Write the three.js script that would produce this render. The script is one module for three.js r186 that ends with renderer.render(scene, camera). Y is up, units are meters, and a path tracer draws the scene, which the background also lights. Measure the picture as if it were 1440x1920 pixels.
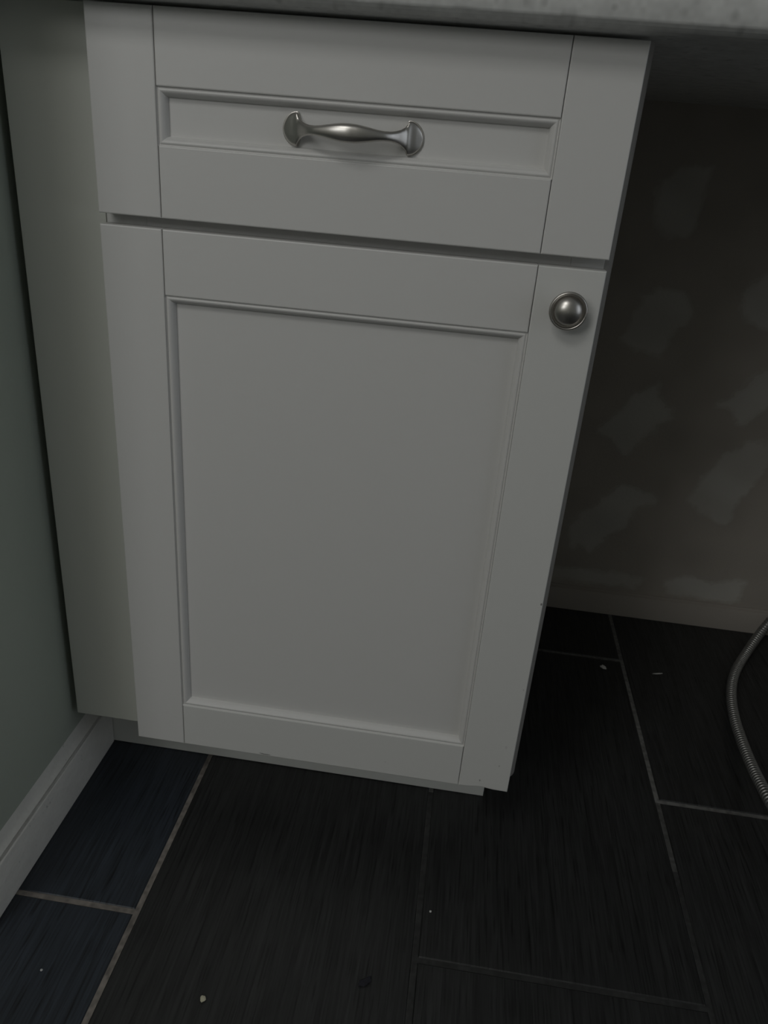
import * as THREE from 'three';
import { RectAreaLightUniformsLib } from 'three/addons/lights/RectAreaLightUniformsLib.js';
import { RoundedBoxGeometry } from 'three/addons/geometries/RoundedBoxGeometry.js';
import { mergeGeometries, toCreasedNormals } from 'three/addons/utils/BufferGeometryUtils.js';

// ---------------------------------------------------------------- camera, sky, light, exposure
const scene = new THREE.Scene();
const camera = new THREE.PerspectiveCamera(66.75, 1440 / 1920, 0.02, 40);
{
  const m = new THREE.Matrix4().makeBasis(
    new THREE.Vector3(0.9891, 0.0758, -0.1261), new THREE.Vector3(-0.1221, 0.901, -0.4163), new THREE.Vector3(0.082, 0.4272, 0.9004));
  camera.quaternion.setFromRotationMatrix(m);
  camera.position.set(0.3374, 0.7831, 0.6953);
  camera.focus = 0.75;
  camera.userData.fStop = 17;
}
scene.add(camera);
scene.background = new THREE.Color(0.15, 0.165, 0.185);          // dull overcast sky outside the windows

RectAreaLightUniformsLib.init();
// high window behind the camera gives daylight; roof and right windows are added fill
const OPEN = {
  roof: { x0: -0.95, x1: -0.05, z0: 1.25, z1: 2.05, tint: [1.01, 1.0, 0.965], power: 2.7 },
  front: { x0: -1.5, x1: -0.48, y0: 1.3, y1: 2.12, tint: [1.0, 1.0, 0.98], power: 2.0 },
  right: { z0: 0.25, z1: 1.75, y0: 0.35, y1: 2.1, tint: [0.94, 1.0, 1.08], power: 0.24 },
};
const ROOM = { x0: -2.4, x1: 2.8, z0: -0.634, z1: 2.3, h: 2.42 };
function daylight(name, o, w, h, at, to) {
  const l = new THREE.RectAreaLight(new THREE.Color(...o.tint), o.power, w - 0.08, h - 0.08);
  l.name = name; l.position.set(...at); l.lookAt(...to); scene.add(l);
}
{
  const r = OPEN.roof, f = OPEN.front, s = OPEN.right, mid = (a, b) => (a + b) / 2;
  daylight('added_roof_fill', r, r.x1 - r.x0, r.z1 - r.z0, [mid(r.x0, r.x1), ROOM.h - 0.01, mid(r.z0, r.z1)], [mid(r.x0, r.x1), 0, mid(r.z0, r.z1) + 0.0002]);
  daylight('front_window_daylight', f, f.x1 - f.x0, f.y1 - f.y0, [mid(f.x0, f.x1), mid(f.y0, f.y1), ROOM.z1 - 0.02], [mid(f.x0, f.x1), mid(f.y0, f.y1), 0]);
  daylight('added_right_fill', s, s.z1 - s.z0, s.y1 - s.y0, [ROOM.x1 - 0.02, mid(s.y0, s.y1), mid(s.z0, s.z1)], [0, mid(s.y0, s.y1), mid(s.z0, s.z1)]);
}
const renderer = new THREE.WebGLRenderer();
renderer.toneMapping = THREE.LinearToneMapping;
renderer.toneMappingExposure = 1.85;
renderer.shadowMap.enabled = true;

// ---------------------------------------------------------------- helpers
let seed = 7;
const rnd = () => { seed = (seed * 1664525 + 1013904223) >>> 0; return seed / 4294967296; };
const lerp = (a, b, t) => a + (b - a) * t;
const hash = (x, y, s) => { let h = (x * 374761393 + y * 668265263 + s * 2147483647) | 0; h = Math.imul(h ^ (h >>> 13), 1274126177); return ((h ^ (h >>> 16)) >>> 0) / 4294967296; };
function vnoise(x, y, px, py, s = 1) {                           // value noise, periodic in px, py cells
  const xi = Math.floor(x), yi = Math.floor(y), fx = x - xi, fy = y - yi, u = fx * fx * (3 - 2 * fx), v = fy * fy * (3 - 2 * fy);
  const w = (a, p) => ((a % p) + p) % p;
  const h = (a, b) => hash(w(a, px), w(b, py), s);
  return lerp(lerp(h(xi, yi), h(xi + 1, yi), u), lerp(h(xi, yi + 1), h(xi + 1, yi + 1), u), v);
}
function dataTex(w, h, fn, srgb = false) {
  const d = new Uint8Array(w * h * 4);
  for (let y = 0; y < h; y++) for (let x = 0; x < w; x++) {
    const c = fn(x / w, y / h), k = (y * w + x) * 4;
    for (let i = 0; i < 3; i++) d[k + i] = Math.max(0, Math.min(255, Math.round((Array.isArray(c) ? c[i] : c) * 255)));
    d[k + 3] = 255;
  }
  const t = new THREE.DataTexture(d, w, h);
  t.magFilter = THREE.LinearFilter; t.minFilter = THREE.LinearMipmapLinearFilter; t.generateMipmaps = true;
  t.wrapS = t.wrapT = THREE.RepeatWrapping;
  if (srgb) t.colorSpace = THREE.SRGBColorSpace;
  t.needsUpdate = true;
  return t;
}
const S = (v) => v <= 0.0031308 ? v * 12.92 : 1.055 * Math.pow(v, 1 / 2.4) - 0.055;   // linear to sRGB
const std = (o) => new THREE.MeshStandardMaterial(o);
const rgb = (r, g, b) => new THREE.Color().setRGB(r, g, b);
const used = {};
function numbered(name) { const n = used[name] = (used[name] ?? -1) + 1; return n ? `${name}_${String(n).padStart(3, '0')}` : name; }
function finish(o) { o.traverse?.((m) => { if (m.isMesh) { m.castShadow = m.receiveShadow = true; } }); return o; }
// geometry is written in world coordinates; each mesh is hung under its parent, whose place is taken off
function part(name, geometry, material, parent, pivot) {
  const g = Array.isArray(geometry) ? mergeGeometries(geometry.map((q) => q.index ? q.toNonIndexed() : q)) : geometry;
  const base = new THREE.Vector3();
  for (let p = parent; p && p !== scene; p = p.parent) base.add(p.position);
  const piv = pivot ? new THREE.Vector3(...pivot) : base.clone();
  g.translate(-piv.x, -piv.y, -piv.z);
  const m = new THREE.Mesh(g, material);
  m.name = numbered(name);
  m.position.copy(piv).sub(base);
  parent.add(m);
  return finish(m);
}
function thing(name, label, category, pos, group) {
  const o = new THREE.Group(); o.name = numbered(name); o.position.set(...pos);
  o.userData = { label, category }; if (group) o.userData.group = group;
  scene.add(o); return o;
}
function single(name, label, category, geometry, material, pivot, group) {
  const m = part(name, geometry, material, scene, pivot);
  m.userData = { label, category }; if (group) m.userData.group = group;
  return m;
}
function struct(name, geometry, material) { const m = part(name, geometry, material, scene); m.userData.kind = 'structure'; return m; }
// box from corner to corner; uv in metres on every face
function box(x0, y0, z0, x1, y1, z1, r = 0) {
  const w = x1 - x0, h = y1 - y0, d = z1 - z0;
  const g = r ? new RoundedBoxGeometry(w, h, d, 2, r) : new THREE.BoxGeometry(w, h, d);
  g.translate((x0 + x1) / 2, (y0 + y1) / 2, (z0 + z1) / 2);
  return metreUV(g);
}
function metreUV(g) {
  if (g.index) g = g.toNonIndexed();
  const p = g.attributes.position, n = g.attributes.normal, uv = new Float32Array(p.count * 2);
  for (let i = 0; i < p.count; i++) {
    const ax = Math.abs(n.getX(i)), ay = Math.abs(n.getY(i)), az = Math.abs(n.getZ(i));
    if (az >= ax && az >= ay) { uv[2 * i] = p.getX(i); uv[2 * i + 1] = p.getY(i); }
    else if (ax >= ay) { uv[2 * i] = p.getZ(i); uv[2 * i + 1] = p.getY(i); }
    else { uv[2 * i] = p.getX(i); uv[2 * i + 1] = p.getZ(i); }
  }
  g.setAttribute('uv', new THREE.BufferAttribute(uv, 2));
  return g;
}
function poly(points, z0, z1, bevel = 0) {                       // outline in xy, extruded along z
  const s = new THREE.Shape(points.map(([x, y]) => new THREE.Vector2(x, y)));
  const g = new THREE.ExtrudeGeometry(s, { depth: z1 - z0 - 2 * bevel, bevelEnabled: bevel > 0, bevelSize: bevel, bevelThickness: bevel, bevelOffset: -bevel, bevelSegments: 2, curveSegments: 6 });
  g.translate(0, 0, z0 + bevel);
  return metreUV(g);
}
function along(points, x0, x1, axis) {                           // profile (a, y) swept straight along x (axis 'x') or z (axis 'z')
  const g = new THREE.ExtrudeGeometry(new THREE.Shape(points.map(([a, y]) => new THREE.Vector2(a, y))), { depth: x1 - x0, bevelEnabled: false });
  g.translate(0, 0, x0);
  if (axis === 'x') { const m = new THREE.Matrix4().set(0, 0, 1, 0, 0, 1, 0, 0, -1, 0, 0, 0, 0, 0, 0, 1); for (const q of [g]) q.applyMatrix4(m); }
  return metreUV(toCreasedNormals(g, 0.7));
}

// ---------------------------------------------------------------- materials
const fineBump = dataTex(256, 256, (u, v) => 0.5 * vnoise(u * 96, v * 96, 96, 96, 3) + 0.5 * vnoise(u * 40, v * 40, 40, 40, 4));
fineBump.repeat.set(5, 5);
const paint = std({ color: rgb(0.668, 0.662, 0.646), roughness: 0.42, bumpMap: fineBump, bumpScale: 0.00006 });
const fillerPaint = std({ color: rgb(0.625, 0.635, 0.585), roughness: 0.45, bumpMap: fineBump, bumpScale: 0.00006 });
const boardPaint = std({ color: rgb(0.7, 0.71, 0.68), roughness: 0.55 });
const raw = std({ color: rgb(0.42, 0.33, 0.23), roughness: 0.8 });
const nickel = std({ color: rgb(0.56, 0.54, 0.51), metalness: 1, roughness: 0.34 });
const greenWall = std({ color: rgb(0.45, 0.495, 0.43), roughness: 0.75, bumpMap: fineBump, bumpScale: 0.00025 });
const paleWall = std({ color: rgb(0.6, 0.6, 0.55), roughness: 0.85 });
const white = std({ color: rgb(0.75, 0.75, 0.73), roughness: 0.8 });

// brushed dark porcelain: streaks run along z (v), about a millimetre wide
const streak = (u, v) => 0.4 * vnoise(u * 300, v * 11, 300, 11, 11) + 0.3 * vnoise(u * 140, v * 8, 140, 8, 12) + 0.3 * vnoise(u * 480, v * 20, 480, 20, 13);
const scratch = (u, v) => { const a = vnoise(u * 400, v * 15, 400, 15, 14), b = vnoise(u * 260, v * 9, 260, 9, 15); return Math.max(0, a - 0.72) * 3.2 + Math.max(0, b - 0.78) * 3; };
const tileBump = dataTex(1024, 1024, (u, v) => streak(u, v) - 0.4 * scratch(u, v));
const tileMap = dataTex(1024, 1024, (u, v) => {
  const s = (streak(u, v) - 0.5) * 2.2, b = vnoise(u * 14, v * 6, 14, 6, 21) - 0.5;
  const k = 0.0245 * (1 + 0.6 * s + 0.25 * b) * Math.max(0.15, 1 - 0.8 * scratch(u, v));
  return [S(Math.max(0.004, k * 0.96)), S(Math.max(0.004, k * 1.0)), S(Math.max(0.004, k * 1.0))];
}, true);
for (const t of [tileBump, tileMap]) t.repeat.set(2, 2);
const tileMats = [0.9, 1.0, 1.1].map((k) => std({ color: rgb(k, k, k), map: tileMap, roughness: 0.5, bumpMap: tileBump, bumpScale: 0.0004 }));
const blueLitTile = tileMats[1].clone(); blueLitTile.color.setRGB(1.02, 1.22, 1.6);  // bluish light on the left floor is put into this tile colour
const groutNoise = dataTex(256, 256, (u, v) => { const k = 0.75 + 0.25 * (vnoise(u * 60, v * 60, 60, 60, 31) * 0.6 + vnoise(u * 14, v * 14, 14, 14, 32) * 0.4) * 1.6 - 0.1; return [k, k, k]; }, true);
groutNoise.repeat.set(4, 4);
const grout = (r, g, b) => std({ color: rgb(r, g, b), map: groutNoise, roughness: 0.95 });
const groutPale = grout(0.27, 0.245, 0.22), groutMid = grout(0.2, 0.2, 0.19), groutDark = grout(0.04, 0.041, 0.04), groutStained = grout(0.1, 0.1, 0.095);

// ---------------------------------------------------------------- the room
const T = 0.12, WALL = -0.0975;
// taupe wall under the counter with brushed-on filler patches
const patches = [
  [[0.602, 0.588], [0.625, 0.607], [0.668, 0.604], [0.691, 0.571], [0.66, 0.53], [0.656, 0.497], [0.61, 0.505], [0.587, 0.517], [0.597, 0.55]],
  [[0.578, 0.356], [0.6, 0.378], [0.63, 0.43], [0.66, 0.458], [0.668, 0.43], [0.697, 0.404], [0.665, 0.36], [0.633, 0.313], [0.615, 0.335]],
  [[0.761, 0.426], [0.79, 0.45], [0.829, 0.498], [0.87, 0.52], [0.872, 0.47], [0.846, 0.436], [0.805, 0.393], [0.795, 0.42]],
  [[0.764, 0.268], [0.79, 0.33], [0.83, 0.367], [0.869, 0.373], [0.875, 0.34], [0.85, 0.27], [0.832, 0.206], [0.795, 0.225], [0.756, 0.241]],
  [[0.556, 0.17], [0.59, 0.21], [0.64, 0.262], [0.665, 0.262], [0.69, 0.255], [0.704, 0.236], [0.67, 0.216], [0.64, 0.16], [0.604, 0.116], [0.585, 0.14], [0.57, 0.125]],
  [[0.545, 0.08], [0.62, 0.084], [0.711, 0.081], [0.709, 0.056], [0.62, 0.056], [0.545, 0.054]],
  [[0.757, 0.078], [0.79, 0.094], [0.84, 0.094], [0.893, 0.1], [0.899, 0.055], [0.82, 0.054], [0.76, 0.058]],
  [[0.59, 0.76], [0.632, 0.785], [0.67, 0.795], [0.664, 0.73], [0.65, 0.68], [0.61, 0.69], [0.598, 0.72]],
  [[0.757, 0.604], [0.787, 0.65], [0.82, 0.655], [0.822, 0.56], [0.778, 0.565]],
];
const inside = (x, y, p) => { let c = false; for (let i = 0, j = p.length - 1; i < p.length; j = i++) { const [xi, yi] = p[i], [xj, yj] = p[j]; if ((yi > y) !== (yj > y) && x < (xj - xi) * (y - yi) / (yj - yi) + xi) c = !c; } return c; };
const taupe = [0.37, 0.34, 0.302], patchTone = [0.475, 0.465, 0.43];
const backMap = dataTex(768, 768, (u, v) => {                     // covers x 0.3..1.2, y 0..0.9
  let x = 0.3 + u * 0.9, y = v * 0.9, a = 0;
  x += 0.012 * (vnoise(u * 45, v * 45, 45, 45, 41) - 0.5) + 0.005 * (vnoise(u * 140, v * 140, 140, 140, 42) - 0.5);
  y += 0.012 * (vnoise(u * 45, v * 45, 45, 45, 43) - 0.5) + 0.005 * (vnoise(u * 140, v * 140, 140, 140, 44) - 0.5);
  for (const p of patches) { let c = 0; for (const [i, j] of [[-4, -4], [4, -4], [0, 0], [-4, 4], [4, 4]]) c += inside(x + i * 0.0008, y + j * 0.0008, p) ? 0.2 : 0; a = Math.max(a, c); }
  a *= 0.72 + 0.5 * (vnoise(u * 9 + v * 22, v * 6 - u * 5, 900, 900, 46) - 0.25);
  const k = 0.94 + 0.12 * vnoise(u * 20, v * 20, 20, 20, 45);
  return [0, 1, 2].map((i) => S(lerp(taupe[i], patchTone[i], Math.min(1, a)) * k));
}, true);
backMap.wrapS = backMap.wrapT = THREE.ClampToEdgeWrapping;
const taupeWall = std({ map: backMap, roughness: 0.8, bumpMap: fineBump, bumpScale: 0.0003 });
const taupeTrim = std({ color: rgb(0.37, 0.34, 0.305), roughness: 0.7 });
{
  const g = box(WALL, 0, ROOM.z0 - T, ROOM.x1, ROOM.h, ROOM.z0), uv = g.attributes.uv;
  for (let i = 0; i < uv.count; i++) uv.setXY(i, (uv.getX(i) - 0.3) / 0.9, uv.getY(i) / 0.9);
  struct('wall_back', g, taupeWall);
}
// the green wall beside the cabinet is a short return; the room opens to the left beyond its end
const STUB = 0.2;
struct('wall_left', box(WALL - T, 0, ROOM.z0 - T, WALL, ROOM.h, STUB), greenWall);
struct('added_bay_wall', box(1.07, 0, ROOM.z0, 1.17, 0.8695, 0.005), paint);   // unseen end wall, added to darken the open bay; also carries the counter
struct('wall_back_left', box(ROOM.x0 - T, 0, ROOM.z0 - T, WALL - T, ROOM.h, ROOM.z0), greenWall);
struct('wall_far_left', box(ROOM.x0 - T, 0, ROOM.z0, ROOM.x0, ROOM.h, ROOM.z1 + T), paleWall);
{
  const f = OPEN.front, s = OPEN.right, r = OPEN.roof, { x0, x1, z0, z1, h } = ROOM;
  struct('wall_right', [box(x1, 0, z0 - T, x1 + T, h, s.z0), box(x1, 0, s.z1, x1 + T, h, z1 + T), box(x1, 0, s.z0, x1 + T, s.y0, s.z1), box(x1, s.y1, s.z0, x1 + T, h, s.z1)], paleWall);
  struct('wall_front', [box(x0, 0, z1, f.x0, h, z1 + T), box(f.x1, 0, z1, x1, h, z1 + T), box(f.x0, 0, z1, f.x1, f.y0, z1 + T), box(f.x0, f.y1, z1, f.x1, h, z1 + T)], paleWall);
  const hc = h + 0.1;
  struct('ceiling', [box(x0 - T, h, z0 - T, r.x0, hc, z1 + T), box(r.x1, h, z0 - T, x1 + T, hc, z1 + T), box(r.x0, h, z0 - T, r.x1, hc, r.z0), box(r.x0, h, r.z1, r.x1, hc, z1 + T)], white);
  const glass = new THREE.MeshPhysicalMaterial({ color: 0xffffff, transmission: 1, thickness: 0, roughness: 0.02, ior: 1.5 }), b = 0.045;
  let panes = 0;
  const windowAt = (lo, hi, flat) => {                             // frame and pane filling an opening; flat = axis across the wall
    const w = new THREE.Group(); w.name = 'window_' + (++panes); w.userData.kind = 'structure'; scene.add(w);
    const [u, v] = [0, 1, 2].filter((i) => i !== flat), cut = (i, a, c, j, d, e) => { const p = [...lo], q = [...hi]; p[i] = a; q[i] = c; if (j !== undefined) { p[j] = d; q[j] = e; } return box(...p, ...q); };
    part('window_frame', [cut(u, lo[u], lo[u] + b), cut(u, hi[u] - b, hi[u]), cut(v, lo[v], lo[v] + b, u, lo[u] + b, hi[u] - b), cut(v, hi[v] - b, hi[v], u, lo[u] + b, hi[u] - b)], white, w);
    const m = (lo[flat] + hi[flat]) / 2, p = lo.map((q) => q + b), q = hi.map((k) => k - b); p[flat] = m - 0.003; q[flat] = m + 0.003;
    part('pane', box(...p, ...q), glass, w);
  };
  windowAt([f.x0, f.y0, z1 + 0.03], [f.x1, f.y1, z1 + 0.08], 2);
  windowAt([x1 + 0.03, s.y0, s.z0], [x1 + 0.08, s.y1, s.z1], 0);  // added unseen window, fills from the right
  windowAt([r.x0, h + 0.03, r.z0], [r.x1, h + 0.08, r.z1], 1);  // added unseen roof window for overhead fill
}

// ---------------------------------------------------------------- floor: slab, grout, tiles
const floor = struct('floor', box(ROOM.x0 - T, -0.08, ROOM.z0 - T, ROOM.x1 + T, -0.0014, ROOM.z1 + T), groutMid);
const JX = 0.0515, PX = 0.3087, PZ = 0.614, GAP = 0.0062;
const zOff = (k) => (((k % 2) + 2) % 2 ? 0.142 : -0.146);
{
  const strip = (x0, z0, x1, z1, m) => part('grout_line', box(x0, -0.003, z0, x1, -0.0009, z1), m, floor);
  strip(JX - GAP / 2, -0.2, JX + GAP / 2, 1.0, groutPale);
  strip(WALL, 0.142 - GAP / 2, JX - GAP / 2, 0.142 + GAP / 2, groutPale);
  strip(JX + PX - GAP / 2, -0.1, JX + PX + GAP / 2, 1.0, groutDark);
  strip(JX + PX + GAP / 2, 0.142 - GAP / 2, JX + 2 * PX - GAP / 2, 0.142 + GAP / 2, groutDark);
  strip(JX + 2 * PX - GAP / 2, -0.03, JX + 2 * PX + GAP / 2, 1.0, groutDark);
  strip(JX + 2 * PX - GAP / 2, -0.143, JX + 2 * PX + GAP / 2, -0.03, groutStained);
}
// a tile: flat top with a small chamfer, eight quads and the top, uv in metres
function tileGeometry(w, d, ou, ov) {
  const c = 0.0013, t = 0.008, P = [], U = [];
  const ring = (x, z, y) => [[-x, y, -z], [x, y, -z], [x, y, z], [-x, y, z]];
  const A = ring(w / 2 - c, d / 2 - c, 0), B = ring(w / 2, d / 2, -c), C = ring(w / 2, d / 2, -t);
  const tri = (...v) => v.forEach((q) => { P.push(...q); U.push(q[0] + ou, q[2] + ov); });
  tri(A[0], A[2], A[1]); tri(A[0], A[3], A[2]);
  for (const [R, Q] of [[A, B], [B, C]]) for (let i = 0; i < 4; i++) { const j = (i + 1) % 4; tri(R[i], R[j], Q[j]); tri(R[i], Q[j], Q[i]); }
  const g = new THREE.BufferGeometry();
  g.setAttribute('position', new THREE.Float32BufferAttribute(P, 3)); g.setAttribute('uv', new THREE.Float32BufferAttribute(U, 2));
  g.computeVertexNormals();
  return g;
}
{
  const cache = {};
  for (let k = Math.floor((ROOM.x0 - JX) / PX); JX + k * PX < ROOM.x1; k++) {
    const xs = [Math.max(ROOM.x0, JX + k * PX) + GAP / 2, Math.min(ROOM.x1, JX + (k + 1) * PX) - GAP / 2];
    if (xs[1] - xs[0] < 0.03) continue;
    const z0 = zOff(k);
    for (let m = Math.floor((ROOM.z0 - z0) / PZ); z0 + m * PZ < ROOM.z1; m++) {
      const zs = [Math.max(ROOM.z0, z0 + m * PZ) + GAP / 2, Math.min(ROOM.z1, z0 + (m + 1) * PZ) - GAP / 2];
      if (zs[1] - zs[0] < 0.03) continue;
      const w = xs[1] - xs[0], d = zs[1] - zs[0], v = ((k * 3 + m * 5) % 4 + 4) % 4, key = `${w.toFixed(4)} ${d.toFixed(4)} ${v}`;
      cache[key] ??= tileGeometry(w, d, v * 0.137, v * 0.091);
      const t = new THREE.Mesh(cache[key], k === -1 ? blueLitTile : tileMats[Math.floor(hash(k, m, 5) * 3)]);
      t.name = numbered('tile'); t.castShadow = t.receiveShadow = true;
      t.position.set((xs[0] + xs[1]) / 2, (hash(k, m, 9) - 0.5) * 0.0004 - 0.0002, (zs[0] + zs[1]) / 2);
      floor.add(t);
    }
  }
}
// baseboards
const basePaint = std({ color: rgb(0.84, 0.83, 0.8), roughness: 0.6, bumpMap: fineBump, bumpScale: 0.0006,
  map: dataTex(512, 512, (u, v) => { const n = vnoise(u * 30, v * 60, 30, 60, 51), f = vnoise(u * 200, v * 200, 200, 200, 52); const k = 1 - 0.06 * n - 0.05 * f - (f * n > 0.8 ? 0.3 : 0); return [S(k), S(k), S(k * 0.985)]; }, true) });
basePaint.map.repeat.set(2, 2);
struct('baseboard_left', along([[WALL, 0.0005], [-0.0868, 0.0005], [-0.0866, 0.0625], [-0.0869, 0.0636], [-0.0876, 0.0643], [-0.0908, 0.0663], [-0.0937, 0.0696], [-0.0955, 0.0745], [-0.0965, 0.081], [WALL, 0.0855]], -0.104, STUB, 'z'), basePaint);
struct('baseboard_back', along([[0.634, 0.0005], [0.622, 0.0005], [0.622, 0.041], [0.6235, 0.0445], [0.628, 0.0465], [0.6282, 0.048], [0.634, 0.0485]].map(([a, y]) => [a, y]).reverse(), 0.43, ROOM.x1, 'x'), taupeTrim);

// ---------------------------------------------------------------- countertop
const stone = std({ roughness: 0.35, map: dataTex(512, 512, (u, v) => {
  const n = vnoise(u * 26, v * 26, 26, 26, 61), f = vnoise(u * 90, v * 90, 90, 90, 62), s = vnoise(u * 48, v * 48, 48, 48, 63);
  let k = 0.56 + 0.1 * (n - 0.5) + 0.08 * (f - 0.5);
  k *= 1 - Math.max(0, s - 0.74) * 1.0;
  return [S(k), S(k * 1.01), S(k * 0.985)];
}, true) });
stone.map.repeat.set(3, 3);
const CT = 0.8702;
{
  const pts = [], r = 0.0095, zf = -0.031, zb = 0.634, top = CT + 0.032;   // profile in (-z, y)
  for (let i = 0; i <= 6; i++) { const a = Math.PI * (1.5 - i / 12); pts.push([zf + r + r * Math.cos(a), CT + r + r * Math.sin(a)]); }
  for (let i = 0; i <= 6; i++) { const a = Math.PI * (1 - i / 12); pts.push([zf + r + r * Math.cos(a), top - r + r * Math.sin(a)]); }
  pts.push([zb, top], [zb, CT]);
  single('countertop', 'pale speckled stone countertop running over the white cabinet', 'countertop', along(pts.reverse(), WALL, 1.7, 'x'), stone, [0.8, CT, -0.3]);
}

// ---------------------------------------------------------------- base cabinet
const W = 0.4445, ST = 0.0572, YD0 = 0.115, YD1 = 0.7002, YR0 = 0.7093, YR1 = 0.8677, FR = -0.0225;
const cab = thing('base_cabinet', 'white shaker style base cabinet with one drawer over one door', 'cabinet', [0.225, 0, -0.3]);
part('face_frame', [
  box(-0.0035, 0.117, -0.038, 0.0345, CT, FR, 0.0008), box(0.4157, 0.117, -0.038, 0.4446, CT, FR, 0.0008),
  box(0.0345, 0.832, -0.038, 0.4157, CT, FR), box(0.0345, 0.686, -0.038, 0.4157, 0.724, FR), box(0.0345, 0.117, -0.038, 0.4157, 0.155, FR)], paint, cab);
// end strip beside the door; shade put into its dark colour and rounded corner
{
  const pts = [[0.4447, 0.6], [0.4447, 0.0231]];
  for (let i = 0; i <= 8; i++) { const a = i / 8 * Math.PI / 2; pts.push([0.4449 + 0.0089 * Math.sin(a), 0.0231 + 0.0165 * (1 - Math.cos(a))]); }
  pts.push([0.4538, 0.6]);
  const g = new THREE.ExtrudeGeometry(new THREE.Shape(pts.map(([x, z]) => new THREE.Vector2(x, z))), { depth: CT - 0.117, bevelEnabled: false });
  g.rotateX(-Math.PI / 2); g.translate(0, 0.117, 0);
  part('shaded_end_strip', metreUV(toCreasedNormals(g, 0.6)), std({ color: rgb(0.32, 0.31, 0.29), roughness: 0.7 }), cab);
}
for (const x of [0.003, 0.418]) {
  const g = along([[0.038, 0.112], [0.12, 0.112], [0.12, 0.0008], [0.61, 0.0008], [0.61, CT], [0.038, CT]].reverse(), x, x + 0.012, 'x');
  part('side_panel', g, paint, cab);
}
part('bottom_panel', box(0.015, 0.112, -0.6, 0.418, 0.124, -0.038), raw, cab);
part('back_panel', box(0.015, 0.124, -0.61, 0.418, CT, -0.604), raw, cab);

// rectangular mitred moulding: profile (inset, z) carried round the opening
function moulding(x0, y0, x1, y1, prof) {
  const P = [], N = [];
  const sides = [[[x0, y0], [x1, y0], [0, 1]], [[x1, y0], [x1, y1], [-1, 0]], [[x1, y1], [x0, y1], [0, -1]], [[x0, y1], [x0, y0], [1, 0]]];
  const corner = ([x, y], d) => [x === x0 ? x + d : x - d, y === y0 ? y + d : y - d];
  const nrm = prof.map((_, i) => { const a = prof[Math.max(0, i - 1)], b = prof[Math.min(prof.length - 1, i + 1)]; const l = Math.hypot(b[0] - a[0], b[1] - a[1]); return [-(b[1] - a[1]) / l, (b[0] - a[0]) / l]; });
  for (const [a, b, n] of sides) for (let i = 0; i + 1 < prof.length; i++) {
    const q = [[a, i], [b, i], [b, i + 1], [a, i + 1]].map(([c, k]) => [[...corner(c, prof[k][0]), prof[k][1]], [n[0] * nrm[k][0], n[1] * nrm[k][0], nrm[k][1]]]);
    for (const k of [0, 1, 2, 0, 2, 3]) { P.push(...q[k][0]); N.push(...q[k][1]); }
  }
  const g = new THREE.BufferGeometry();
  g.setAttribute('position', new THREE.Float32BufferAttribute(P, 3)); g.setAttribute('normal', new THREE.Float32BufferAttribute(N, 3));
  return metreUV(g);
}
const PROF = [[0, -0.0002], [0.0003, -0.0016], [0.0008, -0.0022], [0.0014, -0.0021], [0.002, -0.0014], [0.0028, -0.0011], [0.0038, -0.0013], [0.0049, -0.0021], [0.0061, -0.0035], [0.0069, -0.0049], [0.0074, -0.0063], [0.0076, -0.0075], [0.0078, -0.0092]];
const PANEL = -0.0085;
const marks = (list, x0, y0, w, h, tw, th) => dataTex(tw, th, (u, v) => {   // nicks and scuffs in the paint, at their places
  const x = x0 + u * w, y = y0 + v * h; let k = 1;
  for (const [mx, my, rx, ry, deep] of list) { const d = ((x - mx) / rx) ** 2 + ((y - my) / ry) ** 2; if (d < 1) k = Math.min(k, 1 - deep); }
  return [S(0.668 * k), S(0.662 * k), S(0.646 * k)];
}, true);
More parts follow.
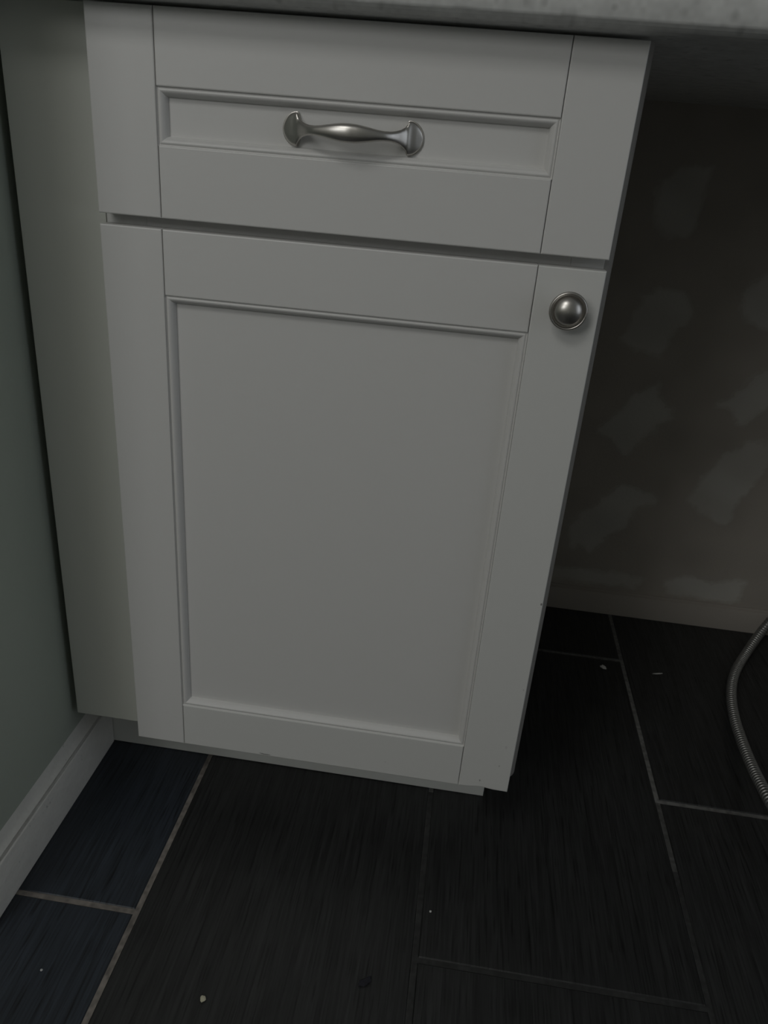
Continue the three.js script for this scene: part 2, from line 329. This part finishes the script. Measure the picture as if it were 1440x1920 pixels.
function front(parent, y0, y1, withMarks) {
  const j = 0.00025, ix0 = ST, ix1 = W - ST, iy0 = y0 + 0.058, iy1 = y1 - (withMarks ? 0.0572 : 0.0562);
  const b = 0.0011, slab = (xa, ya, xb, yb) => poly([[xa, ya], [xb, ya], [xb, yb], [xa, yb]], -0.0185, 0, b);
  part('stile', slab(0, y0, ST - j, y1), paint, parent);
  if (withMarks) {
    const g = poly([[ix1 + j, y0], [ix1 + 0.012, y0 + 0.0002], [ix1 + 0.019, y0 + 0.0016], [ix1 + 0.027, y0 + 0.0022], [ix1 + 0.034, y0 + 0.0012], [ix1 + 0.04, y0 + 0.0004], [W, y0], [W, y1], [ix1 + j, y1]], -0.0185, 0, b), uv = g.attributes.uv;
    for (let i = 0; i < uv.count; i++) uv.setXY(i, (uv.getX(i) - ix1) / ST, (uv.getY(i) - y0) / (y1 - y0));
    const m = marks([[0.4425, 0.371, 0.0011, 0.0013, 0.65], [0.411, 0.1265, 0.0009, 0.0016, 0.45], [0.434, 0.18, 0.0012, 0.002, 0.12], [0.43, 0.152, 0.0008, 0.0012, 0.3], [0.441, 0.262, 0.0006, 0.001, 0.3]], ix1, y0, ST, y1 - y0, 128, 1024);
    m.wrapS = m.wrapT = THREE.ClampToEdgeWrapping;
    part('stile', g, std({ map: m, roughness: 0.42 }), parent);
    const r = slab(ix0 + j, y0, ix1 - j, iy0), ruv = r.attributes.uv;
    for (let i = 0; i < ruv.count; i++) ruv.setXY(i, (ruv.getX(i) - ix0) / (ix1 - ix0), (ruv.getY(i) - y0) / (iy0 - y0));
    const m2 = marks([[0.157, 0.1172, 0.006, 0.0007, 0.6], [0.152, 0.1178, 0.003, 0.0005, 0.5], [0.3, 0.133, 0.0006, 0.0006, 0.3]], ix0, y0, ix1 - ix0, iy0 - y0, 1024, 256);
    m2.wrapS = m2.wrapT = THREE.ClampToEdgeWrapping;
    part('rail', r, std({ map: m2, roughness: 0.42 }), parent);
  } else {
    part('stile', slab(ix1 + j, y0, W, y1), paint, parent);
    part('rail', slab(ix0 + j, y0, ix1 - j, iy0), paint, parent);
  }
  part('rail', slab(ix0 + j, iy1, ix1 - j, y1), paint, parent);
  part('panel_moulding', moulding(ix0 - 0.0002, iy0 - 0.0004, ix1 + 0.0002, iy1 + 0.0004, PROF), paint, parent);
  part('centre_panel', box(ix0 + 0.002, iy0 + 0.002, -0.016, ix1 - 0.002, iy1 - 0.002, PANEL), paint, parent);
}
function subGroup(name, pos, parent) { const o = new THREE.Group(); o.name = numbered(name); o.position.set(pos[0] - parent.position.x, pos[1] - parent.position.y, pos[2] - parent.position.z); parent.add(o); return o; }
const drawer = subGroup('drawer', [W / 2, YR0, 0], cab), door = subGroup('door', [W / 2, YD0, 0], cab);
front(drawer, YR0, YR1, false);
front(door, YD0, YD1, true);

// arched pull with fan-shaped feet: sections lofted along x
const tab = (t) => (s) => { for (let i = 0; i + 1 < t.length; i++) if (s <= t[i + 1][0]) { const k = (s - t[i][0]) / (t[i + 1][0] - t[i][0]); return lerp(t[i][1], t[i + 1][1], k); } return t[t.length - 1][1]; };
{
  const hh = tab([[0, 0.0071], [0.006, 0.0069], [0.012, 0.0061], [0.018, 0.0051], [0.023, 0.0042], [0.028, 0.0037], [0.033, 0.0038], [0.037, 0.0045], [0.0405, 0.0058], [0.0435, 0.0078], [0.0455, 0.0104], [0.0462, 0.0124], [0.0478, 0.0126], [0.05, 0.012], [0.0525, 0.0106], [0.0548, 0.0084], [0.0566, 0.0057], [0.0576, 0.003], [0.058, 0.0006]]);
  const zc = tab([[0, 0.0235], [0.008, 0.0231], [0.016, 0.0219], [0.024, 0.0198], [0.03, 0.0172], [0.035, 0.0138], [0.039, 0.0102], [0.0425, 0.0068], [0.0455, 0.0045], [0.049, 0.0032], [0.053, 0.0024], [0.058, 0.0012]]);
  const tt = tab([[0, 0.0052], [0.012, 0.0046], [0.024, 0.0036], [0.034, 0.0037], [0.041, 0.0038], [0.0462, 0.0034], [0.052, 0.0022], [0.058, 0.0006]]);
  const xs = [];
  for (const s of [0.058, 0.0576, 0.0571, 0.0566, 0.0557, 0.0548, 0.0536, 0.0525, 0.0512, 0.05, 0.0488, 0.0478, 0.047, 0.0462, 0.0455, 0.0445, 0.0435, 0.042, 0.0405, 0.0388, 0.037, 0.035, 0.033, 0.0305, 0.028, 0.0255, 0.023, 0.0205, 0.018, 0.015, 0.012, 0.009, 0.006, 0.003]) xs.push(-s);
  const all = [...xs, 0, ...xs.map((s) => -s).reverse()], n = 28, P = [], I = [];
  for (const x of all) { const s = Math.abs(x); for (let k = 0; k < n; k++) { const a = k / n * 2 * Math.PI, e = 0.85; P.push(x, hh(s) * Math.sign(Math.sin(a)) * Math.abs(Math.sin(a)) ** e, zc(s) + tt(s) * Math.sign(Math.cos(a)) * Math.abs(Math.cos(a)) ** e); } }
  for (let i = 0; i + 1 < all.length; i++) for (let k = 0; k < n; k++) { const a = i * n + k, b = i * n + (k + 1) % n, c = a + n, d = b + n; I.push(a, b, c, b, d, c); }
  const g = new THREE.BufferGeometry(); g.setAttribute('position', new THREE.Float32BufferAttribute(P, 3)); g.setIndex(I); g.computeVertexNormals();
  const pieces = [g.toNonIndexed()];
  for (const s of [-1, 1]) {                                       // thin fan-shaped foot plate with a raised lip
    const pts = []; for (let i = 0; i <= 20; i++) { const a = Math.PI * (0.5 + i / 20); pts.push([-0.0465 + 0.0125 * Math.cos(a) , 0.0133 * Math.sin(a)]); }
    pts.push([-0.0452, -0.0125], [-0.0436, -0.0085], [-0.0425, 0], [-0.0436, 0.0085], [-0.0452, 0.0125]);
    const f = poly(pts, 0, 0.0016, 0.0006); if (s > 0) f.rotateZ(Math.PI);
    f.deleteAttribute('uv'); pieces.push(f);
  }
  const m = mergeGeometries(pieces.map((q) => { q.deleteAttribute('uv'); return q; }));
  m.translate(0.2215, 0.7883, PANEL);
  const h = part('drawer_pull', m, nickel, drawer); h.userData.label = 'brushed nickel arched drawer pull with fan-shaped feet';
}
{
  const pr = [[0.0001, 0], [0.0085, 0], [0.0085, 0.0015], [0.0062, 0.003], [0.006, 0.006], [0.0075, 0.0085], [0.012, 0.0102], [0.0152, 0.0112], [0.0161, 0.0122], [0.0163, 0.013], [0.016, 0.0139], [0.0153, 0.0146], [0.0145, 0.0147], [0.0139, 0.0139], [0.0135, 0.0126], [0.0129, 0.0124], [0.0124, 0.0134], [0.0117, 0.0152], [0.0106, 0.0166], [0.0091, 0.0179], [0.0073, 0.019], [0.0053, 0.0198], [0.0032, 0.0203], [0.0015, 0.0205], [0.00005, 0.0206]];
  const g = new THREE.LatheGeometry(pr.map(([r, y]) => new THREE.Vector2(r, y)), 56); g.rotateX(Math.PI / 2);
  g.translate(0.4169, 0.667, 0.0001);
  const k = part('door_knob', g, nickel, door); k.userData.label = 'round brushed nickel knob with a ringed rim';
}

// filler strip between cabinet and wall, and the toe kick board below
single('filler_panel', 'plain white filler strip between the cabinet and the green wall', 'filler panel', box(-0.088, 0.1172, -0.038, -0.0041, CT - 0.0004, FR, 0.0008), fillerPaint, [-0.046, 0.1172, -0.0285]);
single('toe_kick', 'grey painted toe kick board recessed under the cabinet', 'toe kick', box(-0.0966, 0.0006, -0.1195, 0.43, 0.1115, -0.1055, 0.0006), boardPaint, [0.17, 0.0006, -0.1125]);

// ---------------------------------------------------------------- corrugated metal conduit on the floor at the right
{
  const pts = [[1.01, 0.2, -0.622], [0.975, 0.09, -0.609], [0.945, 0.04, -0.598], [0.896, 0.0105, -0.535], [0.8561, 0.0095, -0.4637], [0.8358, 0.0095, -0.408], [0.8225, 0.011, -0.345], [0.814, 0.017, -0.275], [0.808, 0.026, -0.204], [0.806, 0.036, -0.138], [0.815, 0.034, -0.06], [0.85, 0.02, 0.03], [0.93, 0.0095, 0.1], [1.03, 0.0095, 0.12]].map((p) => new THREE.Vector3(...p));
  const curve = new THREE.CatmullRomCurve3(pts, false, 'centripetal');
  const L = curve.getLength(), pitch = 0.0056, rings = Math.floor(L / pitch), per = 8, n = 16, N = rings * per, fr = curve.computeFrenetFrames(N, false);
  const P = [], I = [], v = new THREE.Vector3();
  for (let i = 0; i <= N; i++) {
    const c = curve.getPointAt(i / N), t = (i % per) / per, r = 0.0084 * (0.74 + 0.26 * Math.sqrt(Math.abs(Math.sin(Math.PI * t))));
    for (let k = 0; k < n; k++) { const a = k / n * 2 * Math.PI; v.copy(c).addScaledVector(fr.normals[i], r * Math.cos(a)).addScaledVector(fr.binormals[i], r * Math.sin(a)); P.push(v.x, v.y, v.z); }
  }
  for (let i = 0; i < N; i++) for (let k = 0; k < n; k++) { const a = i * n + k, b = i * n + (k + 1) % n; I.push(a, b, a + n, b, b + n, a + n); }
  const g = new THREE.BufferGeometry(); g.setAttribute('position', new THREE.Float32BufferAttribute(P, 3)); g.setIndex(I); g.computeVertexNormals();
  single('metal_conduit', 'flexible corrugated metal conduit looping over the dark tiles', 'conduit', g, std({ color: rgb(0.3, 0.3, 0.29), metalness: 0.8, roughness: 0.38 }), [0.85, 0, -0.4]);
}

// ---------------------------------------------------------------- crumbs and chips on the floor
function chip(name, label, category, x, z, sx, sy, sz, turn, color, s, y = 0) {
  const g = new THREE.IcosahedronGeometry(1, 1), p = g.attributes.position;
  for (let i = 0; i < p.count; i++) { const k = 0.7 + 0.6 * hash(Math.round(p.getX(i) * 50), Math.round(p.getY(i) * 50 + p.getZ(i) * 977), s); p.setXYZ(i, p.getX(i) * k * sx, p.getY(i) * k * sy, p.getZ(i) * k * sz); }
  g.computeVertexNormals(); g.rotateY(turn); g.computeBoundingBox(); g.translate(x, -g.boundingBox.min.y + y, z);
  return single(name, label, category, g, std({ color, roughness: 0.9 }), [x, y, z]);
}
chip('crumb', 'tan crumb lying on the wide tile in the foreground, the largest crumb', 'crumb', 0.1543, 0.2224, 0.0027, 0.0016, 0.0033, 0.5, rgb(0.5, 0.48, 0.36), 1);
chip('crumb', 'tiny pale speck on the bluish tile at the front left, below the short grout line', 'crumb', -0.0143, 0.2224, 0.0014, 0.0009, 0.0012, 0.2, rgb(0.5, 0.5, 0.5), 2);
chip('crumb', 'tiny white speck beside the dark middle grout line', 'crumb', 0.3726, 0.0824, 0.0012, 0.0009, 0.0012, 0.9, rgb(0.6, 0.6, 0.58), 3);
chip('plaster_flake', 'small white plaster flake on the floor by the cross joint near the back wall', 'plaster flake', 0.6331, -0.4434, 0.0042, 0.0012, 0.0055, 0.6, rgb(0.72, 0.72, 0.7), 4);
chip('wood_splinter', 'thin pale splinter lying on the tile near the conduit', 'splinter', 0.7245, -0.4463, 0.0095, 0.0009, 0.0011, 0.25, rgb(0.62, 0.62, 0.6), 5);
chip('lint', 'dark clump of lint on the tile at the front', 'lint', 0.3118, 0.1765, 0.008, 0.0018, 0.0035, 0.7, rgb(0.012, 0.012, 0.018), 6);

scene.traverse((o) => { if (o.isMesh) o.castShadow = o.receiveShadow = true; });
renderer.render(scene, camera);
